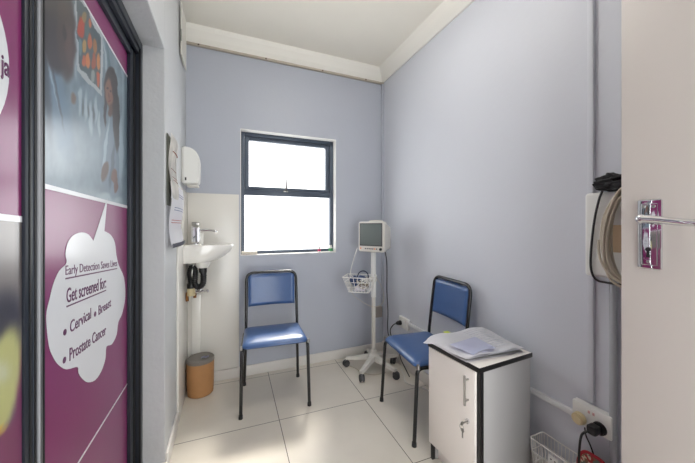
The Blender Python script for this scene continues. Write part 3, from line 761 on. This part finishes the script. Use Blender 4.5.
# white board with latch high on the left wall
hb = thing('wall_cover', 'narrow white cover board high on the left wall near the ceiling', 'cover', (XL, 2.24, 2.3))
mb = MB().prism([(XL+.002, 2.16, 2.30), (XL+.002, 2.32, 2.30), (XL+.002, 2.32, 2.60), (XL+.002, 2.16, 2.60)], (.006, 0, 0))
mb.prism([(XL+.009, 2.13, 2.285), (XL+.011, 2.34, 2.285), (XL+.011, 2.34, 2.62), (XL+.009, 2.13, 2.62)], (.007, 0, 0))
put('cover_board', mb, white_pl2, hb, smooth=False)
put('latch', MB().box(XL+.0085, XL+.017, 2.118, 2.1295, 2.37, 2.44, .002), steel, hb)

# waste bin
wb = thing('waste_bin', 'round brown waste bin with a grey lid in the left corner', 'bin', (-.165, 2.345, 0))
bc = (-.169, 2.352)
put('bin_body', MB().lathe((*bc, 0), [(.08, .0), (.084, .004), (.087, .05), (.089, .2), (.09, .228)], 40), cork, wb)
put('lid', MB().lathe((*bc, .2285), [(.091, 0), (.092, .004), (.091, .018), (.085, .024), (.08, .022), (.06, .021), (.0005, .021)], 40), bin_lid, wb)
put('wrapper', MB().grid(lambda u, v: (bc[0]+.005+.05*u, bc[1]-.03+.03*v, .2515+.006*abs(math.sin(5*u+3*v))), 8, 6, .0008), mat('foil_wrapper', (176, 176, 200), .3, metal=.3, var=.3, vscale=70), label='small crumpled foil wrapper lying on the brown bin lid', cat='wrapper')

# ------------------------------------------------------------ monitor on its rolling stand
PC = (1.138, 2.185)
sn = thing('rolling_stand', 'white five-legged rolling medical stand with a wire basket in the corner', 'stand', (*PC, 0))
put('hub', MB().lathe((*PC, .082), [(.03, 0), (.045, .004), (.045, .035), (.03, .05), (.026, .075)], 28), white_pl2, sn)
put('pole', MB().cyl((*PC, .13), (*PC, .975), .0165, n=24), white_pl2, sn)
put('upper_sleeve', MB().cyl((*PC, .6), (*PC, .97), .021, n=24), white_pl, sn)
for k, adeg in enumerate((2, 74, 146, 218, 290)):
    a = math.radians(adeg); rr = .222
    d = Vector((math.cos(a), math.sin(a), 0)); q = Vector((-math.sin(a), math.cos(a), 0)); c0 = Vector((*PC, 0))
    rings = []
    for (s_, hw, z0, z1) in ((.02, .028, .082, .122), (.08, .024, .078, .11), (.16, .02, .068, .09), (rr+.012, .017, .062, .078)):
        p = c0+d*s_
        rings.append([p+q*hw+Vector((0, 0, z0)), p+q*hw*.8+Vector((0, 0, z1)), p-q*hw*.8+Vector((0, 0, z1)), p-q*hw+Vector((0, 0, z0))])
    leg = put('leg', MB().loft(rings), white_pl2, sn, angle=25)
    # twin-wheel caster
    wd = Vector((math.cos(a+.7), math.sin(a+.7), 0)); ax = Vector((-wd.y, wd.x, 0))
    cp = c0+d*rr
    wc = cp+wd*.012+Vector((0, 0, .0285))
    if wc.x > 1.33: wc.x = 1.335
    cs = put('caster', MB().cyl(cp+Vector((0, 0, .045)), cp+Vector((0, 0, .066)), .009, n=12).cyl(wc-ax*.004+Vector((0, 0, 0)), wc+ax*.004, .022, n=20), grey_rub, leg)
    for s_ in (-1, 1):
        put('wheel', MB().cyl(wc+ax*s_*.006, wc+ax*s_*.019, .028, n=26, bev=.004), dark_wheel, leg)
# basket
BA = math.radians(-36)
bcx, bcy = PC[0]-.135, PC[1]-.02
MBk = Matrix.Translation((bcx, bcy, .665)) @ Matrix.Rotation(BA, 4, 'Z')
def wire_basket(mb, w, d, h, tw, td, r, nx, ny, nz):
    """bottom w x d, top tw x td"""
    def rect(z):
        k = z/h; a = (w+(tw-w)*k)/2; b = (d+(td-d)*k)/2
        return [(-a, -b, z), (a, -b, z), (a, b, z), (-a, b, z)]
    for i in range(nz+1):
        z = h*i/nz; R = rect(z); R = fillet([Vector(R[0])*.5+Vector(R[3])*.5]+R[0:4]+[Vector(R[0])*.5+Vector(R[3])*.5], .012, 3)
        mb.tube(R, r*(1.6 if i in (0, nz) else 1), 6)
    B, Tt = rect(0), rect(h)
    for (i0, i1, n) in ((0, 1, nx), (1, 2, ny), (2, 3, nx), (3, 0, ny)):
        for k in range(n+1):
            t = (k+.5)/(n+1); p = Vector(B[i0]).lerp(Vector(B[i1]), t); q = Vector(Tt[i0]).lerp(Vector(Tt[i1]), t)
            mb.tube([p, q], r, 5)
    for k in range(nx+1):
        t = (k+.5)/(nx+1); mb.tube([Vector(B[0]).lerp(Vector(B[1]), t), Vector(B[3]).lerp(Vector(B[2]), t)], r, 5)
    return mb
mb = wire_basket(MB(), .165, .11, .12, .25, .18, .0022, 6, 4, 3)
mb.bm.transform(MBk)
mb.tube([MBk @ Vector((.09, .05, .09)), (PC[0]-.02, PC[1], .75)], .004, 8)
put('wire_basket', mb, wire_white, sn)
put('clamp', MB().cyl((*PC, .73), (*PC, .77), .027, n=20).box(PC[0]-.05, PC[0]-.02, PC[1]-.012, PC[1]+.012, .738, .762, .003), white_pl2, sn)
# basket contents
def W(x, y, z): return tuple(MBk @ Vector((x, y, z)))
cf = thing('pressure_cuff', 'navy blue blood pressure cuff folded in the wire basket', 'cuff', W(-.03, 0, .012))
mb = MB()
mb.tube([W(-.065+.012*i, .02*math.sin(i*1.7), .068+.016*math.sin(i*1.3)+.03*(i/9)) for i in range(10)], lambda t: .027+.007*math.sin(t*9), 12, smooth=4)
put('cuff_body', mb, cuff_blue, cf)
put('air_hose', MB().tube([W(-.03, .02, .10), W(-.01, .03, .145), W(.03, .02, .16), (W(.065, .0, .14)), W(.075, -.02, .08)], .0045, 8, smooth=6), mat('dark_blue_hose', (34, 42, 66), .4), cf)
def tangle(c, sx, sy, sz, n, sd):
    rr = random.Random(sd); return [tuple(MBk @ Vector((c[0]+sx*math.sin(i*1.9+rr.random()), c[1]+sy*math.cos(i*1.9+rr.random()*1.3), c[2]+sz*rr.uniform(-1, 1)))) for i in range(n)]
put('sensor_lead', MB().tube(tangle((.035, -.01, .07), .055, .045, .04, 30, 3), .0036, 6, smooth=5), cable_white, label='tangled white sensor leads in the wire basket', cat='cable')
put('sensor_lead', MB().tube(tangle((.03, -.015, .07), .05, .042, .042, 24, 8), .0034, 6, smooth=5), mat('tan_cable', (150, 138, 120), .5), label='tangled tan sensor lead in the wire basket among white ones', cat='cable')
put('tissue_pack', MB().box(-.03, .05, -.035, .02, .006, .05, .006, M=MBk), mat('printed_pack', (210, 206, 216), .6, var=.2, vscale=50), label='pale soft pack at the bottom of the wire basket', cat='pack')
# monitor
ma = math.radians(-56)          # screen normal points to the front-left
mn = thing('patient_monitor', 'off-white patient monitor with grey screen on top of the rolling stand', 'monitor', (PC[0]+.022, PC[1]-.012, .976), ma)
# local: -y = screen side
def rr_(w, h, y, cz, r=.012):
    return [(p[0], y, cz+p[1]) for p in [(a, b) for a, b, _ in rounded_rect(w, h, r, 0, 4)]]
cz = 1.105-.976; sc = parent_matrix(mn)
mb = MB().loft([rr_(.225, .235, -.098, cz, .014), rr_(.236, .246, -.092, cz, .018), rr_(.236, .246, -.05, cz, .018), rr_(.215, .225, -.03, cz, .02), rr_(.19, .19, .07, cz-.012, .02), rr_(.17, .17, .078, cz-.012, .02)])
put('casing', mb, white_pl2, mn, world=False)
put('bezel', MB().box(-.103, .103, -.1015, -.098, cz-.075, cz+.11, .001), mat('dark_grey_bezel', (70, 72, 74), .4), mn, world=False)
put('screen', MB().box(-.094, .094, -.1035, -.1015, cz-.066, cz+.101, .0008), screen_m, mn, world=False)
for i in range(7):
    put('button', MB().box(-.055+.017*i, -.043+.017*i, -.1005, -.098, cz-.102, cz-.092, .001), orange_m if i in (5,) else grey_rub, mn, world=False, label='orange button' if i == 5 else None)
put('knob', MB().cyl((.09, -.098, cz-.098), (.09, -.108, cz-.098), .011, n=18), black_pl, mn, world=False)
put('indicator', MB().box(-.1, -.088, -.0995, -.098, cz-.1, cz-.09, .0008), orange_m, mn, world=False)
put('carry_handle', MB().tube([(-.06, -.01, cz+.108), (-.055, -.01, cz+.128), (.055, -.01, cz+.128), (.06, -.01, cz+.108)], .006, 10, smooth=4), white_pl2, mn, world=False)
put('mount_plate', MB().box(-.06, .06, -.05, .05, .0, .006, .002), steel, mn, world=False)
# hanging leads
put('hanging_lead', MB().tube([(PC[0]-.12, PC[1]+.06, 1.01), (PC[0]-.17, PC[1]+.04, .9), (PC[0]-.2, PC[1]+.02, .80), (PC[0]-.17, PC[1]+.0, .775), (PC[0]-.13, PC[1]-.02, .76)], .0028, 6, smooth=6), cable_white, label='thin pale lead hanging from the monitor down to the basket', cat='cable')
mb = MB()
mb.tube([(PC[0]-.03, PC[1]-.07, .80), (PC[0]+.03, PC[1]-.08, .70), (PC[0]+.07, PC[1]-.05, .62), (PC[0]+.03, PC[1]-.09, .56), (PC[0]-.06, PC[1]-.1, .55), (PC[0]-.15, PC[1]-.04, .60), (PC[0]-.2, PC[1], .66), (PC[0]-.19, PC[1]+.01, .74)], .0018, 6, smooth=8)
put('looped_lead', mb, cable_beige, label='thin beige lead looping below the wire basket', cat='cable')
put('power_cable', MB().tube([(PC[0]+.09, PC[1]+.08, 1.05), (PC[0]+.155, PC[1]+.13, 1.04), (PC[0]+.185, PC[1]+.14, .98), (XR-.045, YB-.15, .85), (XR-.05, YB-.16, .6), (XR-.045, YB-.17, .42), (XR-.06, YB-.19, .28), (XR-.05, YB-.21, .2), (XR-.03, 2.15, .14)], .0048, 8, smooth=6), mat('charcoal_cable', (56, 60, 68), .5), label='charcoal cable hanging down the corner behind the monitor', cat='cable')
# corner socket box, wall socket with black plug
put('junction_box', MB().box(XR-.105, XR-.026, YB-.035, YB-.0005, .33, .43, .004), mat('grey_brown_box', (150, 142, 134), .5), label='grey wall box in the back corner behind the stand', cat='socket box')
s1 = thing('wall_socket', 'white wall socket low on the right wall behind the far chair', 'socket', (XR, 2.08, .33))
put('face_plate', MB().box(XR-.026, XR-.0003, 2.03, 2.16, .335, .425, .004), white_pl, s1)
put('switch', MB().box(XR-.029, XR-.026, 2.05, 2.062, .39, .41, .001), white_pl2, s1)
pg = thing('power_plug', 'black plug in the wall socket behind the far chair', 'plug', (XR-.05, 2.125, .38))
put('plug_body', MB().cyl((XR-.0275, 2.125, .375), (XR-.06, 2.125, .375), .021, .016, 18, .003).sphere((XR-.062, 2.125, .375), .014), black_pl, pg)
put('plug_cable', MB().tube([(XR-.06, 2.125, .372), (XR-.09, 2.14, .36), (XR-.11, 2.16, .30), (XR-.08, 2.14, .2), (XR-.075, 2.05, .15), (XR-.045, 2.03, .19), (XR-.04, 2.12, .2), (XR-.05, 2.1, .1), (XR-.03, 2.05, .02), (XR-.06, 1.95, .008)], .0042, 8, smooth=6), black_pl, pg)
put('floor_cable', MB().tube([(XR-.05, 2.08, .0055), (XR-.09, 1.98, .0055), (XR-.13, 1.88, .0055), (XR-.05, 1.76, .0055), (XR-.035, 1.6, .0055), (XR-.05, 1.4, .0055)], .004, 8, smooth=6), cable_white, label='white cable lying on the floor under the far chair', cat='cable')
put('floor_cable', MB().tube([(PC[0]-.2, PC[1]+.17, .0045), (PC[0]-.14, PC[1]+.06, .0045), (PC[0]-.12, PC[1]-.03, .0045), (PC[0]-.04, PC[1]-.1, .0045), (PC[0]+.06, PC[1]-.1, .0045)], .003, 8, smooth=6), cable_beige, label='thin beige cable lying on the floor under the rolling stand', cat='cable')

# ------------------------------------------------------------ right wall: trunking, sockets, box with cable coil
put('cable_trunking', MB().box(XR-.018, XR-.0003, .80, 2.0295, .378, .402, .003), mat('highlit_trunking', (222, 224, 226), .4), label='horizontal painted cable trunking low along the right wall', cat='trunking')  # coloured paler than the wall to paint in the trunking's highlight
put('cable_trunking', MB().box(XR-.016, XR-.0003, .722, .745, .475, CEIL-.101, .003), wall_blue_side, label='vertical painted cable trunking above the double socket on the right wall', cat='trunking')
put('conduit_pipe', MB().cyl((XR-.0155, .655, .002), (XR-.0155, .655, .985), .012, n=20), mat('grey_conduit', (172, 175, 180), .55), label='grey vertical conduit beside the open door on the right wall', cat='pipe')
ds = thing('double_socket', 'white double wall socket plate above the floor basket', 'socket', (XR, .74, .36))
put('face_plate', MB().box(XR-.034, XR-.0005, .652, .79, .372, .463, .004), white_pl, ds)
mb = MB()
for y in (.727, .711): mb.box(XR-.0365, XR-.034, y-.004, y+.004, .437, .448, .001)
put('switch', mb, mat('red_marked_switch', (214, 170, 165), .4), ds)
p2 = thing('power_plug', 'round cream plug in the left half of the double socket', 'plug', (XR-.05, .785, .4))
put('plug_body', MB().cyl((XR-.0345, .757, .402), (XR-.062, .757, .402), .025, .022, 28, .005), cream_pl, p2)
p3 = thing('power_plug', 'black plug with a black cord in the right half of the double socket', 'plug', (XR-.05, .705, .38))
put('plug_body', MB().cyl((XR-.0345, .688, .402), (XR-.05, .688, .402), .025, .023, 24, .003).box(XR-.09, XR-.049, .676, .709, .386, .42, .007), black_pl, p3)
put('plug_cord', MB().tube([(XR-.085, .702, .395), (XR-.105, .714, .378), (XR-.113, .718, .32), (XR-.116, .718, .24), (XR-.116, .71, .15), (XR-.116, .70, .06), (XR-.12, .69, .008)], .0042, 8, smooth=6), black_pl, p3)
# cream cable from the cream plug
put('charger_cable', MB().tube([(XR-.02, .75, .361), (XR-.02, .745, .33), (XR-.019, .73, .3), (XR-.018, .71, .25), (XR-.02, .68, .2), (XR-.02, .66, .1), (XR-.02, .66, .008)], .003, 6, smooth=6), rubber, label='thin dark cable hanging behind the red-trimmed pouch', cat='cable')
# red-trimmed patterned pouch
pu = thing('fabric_pouch', 'patterned pouch with red trim standing under the double socket', 'pouch', (XR-.11, .68, 0))
def pouch(u, v, s):
    a = (u-.5); x = XR-.07+s*(.004+.028*math.sin(PI*u)*math.sin(PI*min(1, v*1.0))); y = .69-(a*.124)*(1-.12*v); z = .002+.30*v-.05*(abs(a)*2)**4*v
    return (x, y, z)
mb = MB().grid(lambda u, v: pouch(u, v, -1), 14, 14).grid(lambda u, v: pouch(u, v, 1), 14, 14)
bmesh.ops.remove_doubles(mb.bm, verts=mb.bm.verts, dist=.0005)
put('pouch_body', mb, patt, pu)
E_ = [pouch(0, v/8, -.2) for v in range(1, 9)]+[pouch(u/8, 1, -.2) for u in range(1, 8)]+[pouch(1, 1-v/8, -.2) for v in range(0, 8)]
put('red_binding', MB().tube(E_, .006, 8, smooth=3), red_trim, pu)
# floor basket
MK = Matrix.Translation((XR-.105, .885, .003)) @ Matrix.Rotation(0, 4, 'Z')
fb = thing('wire_basket', 'white wire basket on the floor beside the cabinet, under the sockets', 'basket', (XR-.105, .885, 0))
mb = wire_basket(MB(), .065, .14, .225, .088, .172, .0017, 5, 10, 4)
M2 = Matrix.Translation((XR-.063, .84, .004)); mb.bm.transform(M2)
put('wire_frame', mb, wire_white, fb)
mb = MB().box(XR-.1105, XR-.1085, .80, .84, .18, .215, .001)
put('tag_plate', mb, white_pl, fb)
put('tag_hole', MB().cyl((XR-.1106, .812, .2), (XR-.1115, .812, .2), .003, n=10).cyl((XR-.1106, .828, .2), (XR-.1115, .828, .2), .003, n=10), black_seal, fb)
# box on the wall
wbx = thing('equipment_box', 'white equipment box fixed to the right wall behind the open door', 'box', (XR, .68, 1.0))
put('box_body', MB().box(XR-.075, XR-.0005, .565, .722, 1.0, 1.325, .012, seg=4), white_pl, wbx)
put('side_knob', MB().cyl((XR-.03, .7225, 1.02), (XR-.03, .732, 1.02), .007, n=12), black_pl, wbx)
put('cardboard_label', MB().box(XR-.0765, XR-.0752, .6, .64, 1.1, 1.2), mat('tan_label', (196, 172, 140), .6), wbx)
# black strap
put('strap_cable', MB().tube([(XR-.085, .655, 1.33), (XR-.085, .668, 1.29), (XR-.083, .685, 1.2), (XR-.083, .695, 1.08), (XR-.083, .692, 1.02), (XR-.083, .675, .99), (XR-.08, .645, .985), (XR-.078, .6, .985)], .0042, 8, smooth=6), black_pl, label='black cable hanging in a loop over the front of the white box', cat='cable')
# coil of beige cable
mb = MB(); pts_ = []
rr = random.Random(5)
N = 9*14
for i in range(N):
    a = 2*PI*i/14+.4; k = i/N
    ry = .060+.012*math.sin(i*.37)+.004*rr.random(); rz = .16+.014*math.sin(i*.23+1)
    pts_.append((XR-.086-.038*k+.006*math.sin(i*.9), .575+ry*math.cos(a), 1.155+.006*math.sin(i*.5)+rz*math.sin(a)))
mb.tube(pts_, .0042, 7, smooth=4)
put('cable_coil', mb, cable_beige, label='coil of beige cable hanging over the white box behind the door', cat='cable')
# black bag bundle on top of the box
def crumple(c, rx, ry, rz, sd):
    b = bmesh.new(); bmesh.ops.create_icosphere(b, subdivisions=4, radius=1)
    for v in b.verts:
        d = v.co.normalized(); k = 1+.45*noise.noise(d*2.2+Vector((sd, 0, 0)))+.2*noise.noise(d*5+Vector((0, sd, 0)))
        v.co = Vector((c[0]+d.x*rx*k, c[1]+d.y*ry*k, c[2]+d.z*rz*k))
    return MB().merge(b)
put('cloth_bundle', crumple((XR-.06, .625, 1.358), .045, .062, .03, 2.), cloth_black, label='crumpled black fabric bundle lying on top of the white box', cat='bundle')

# ------------------------------------------------------------ light, camera
em = bpy.data.materials.new('lit_opal_glass'); em.use_nodes = True
eb = em.node_tree.nodes['Principled BSDF']; eb.inputs['Base Color'].default_value = (.9, .9, .88, 1)
eb.inputs['Emission Color'].default_value = (1, .97, .92, 1); eb.inputs['Emission Strength'].default_value = 8
lp = thing('ceiling_lamp', 'round opal ceiling lamp fixed in the middle of the ceiling', 'lamp', (.62, 1.3, 2.59))
put('lamp_base', MB().cyl((.62, 1.3, CEIL-.02), (.62, 1.3, CEIL-.0005), .17, n=48), white_pl, lp)
put('opal_dome', MB().lathe((.62, 1.3, CEIL-.021), [(.16, 0), (.157, -.015), (.14, -.035), (.1, -.052), (.05, -.06), (.001, -.062)], 48), em, lp)
w = bpy.data.worlds.new('World'); S.world = w; w.use_nodes = True
bg = w.node_tree.nodes['Background']; bg.inputs['Color'].default_value = (.96, .985, 1.0, 1); bg.inputs['Strength'].default_value = 1.6
sl = bpy.data.lights.new('sun', 'SUN'); sl.energy = 1.8; sl.angle = math.radians(13); sl.color = (1, .95, .86)
sob = bpy.data.objects.new('sun', sl); COL.objects.link(sob); sob.location = (2, 6, 6)
sob.rotation_euler = Vector((-.42, -.9, -1.28)).to_track_quat('-Z', 'Y').to_euler()
cam = bpy.data.cameras.new('camera'); co = bpy.data.objects.new('camera', cam); COL.objects.link(co)
co.location = (0, 0, CAMZ); co.rotation_euler = (PI/2, 0, -YAW)
cam.sensor_width = 36; cam.lens = FPX*36/695; cam.shift_y = -(231.5-HOR)/695; cam.clip_start = .01
S.camera = co
S.view_settings.view_transform = 'Standard'; S.view_settings.look = 'None'; S.view_settings.gamma = 1; S.view_settings.use_curve_mapping = False
S.view_settings.exposure = 1.75
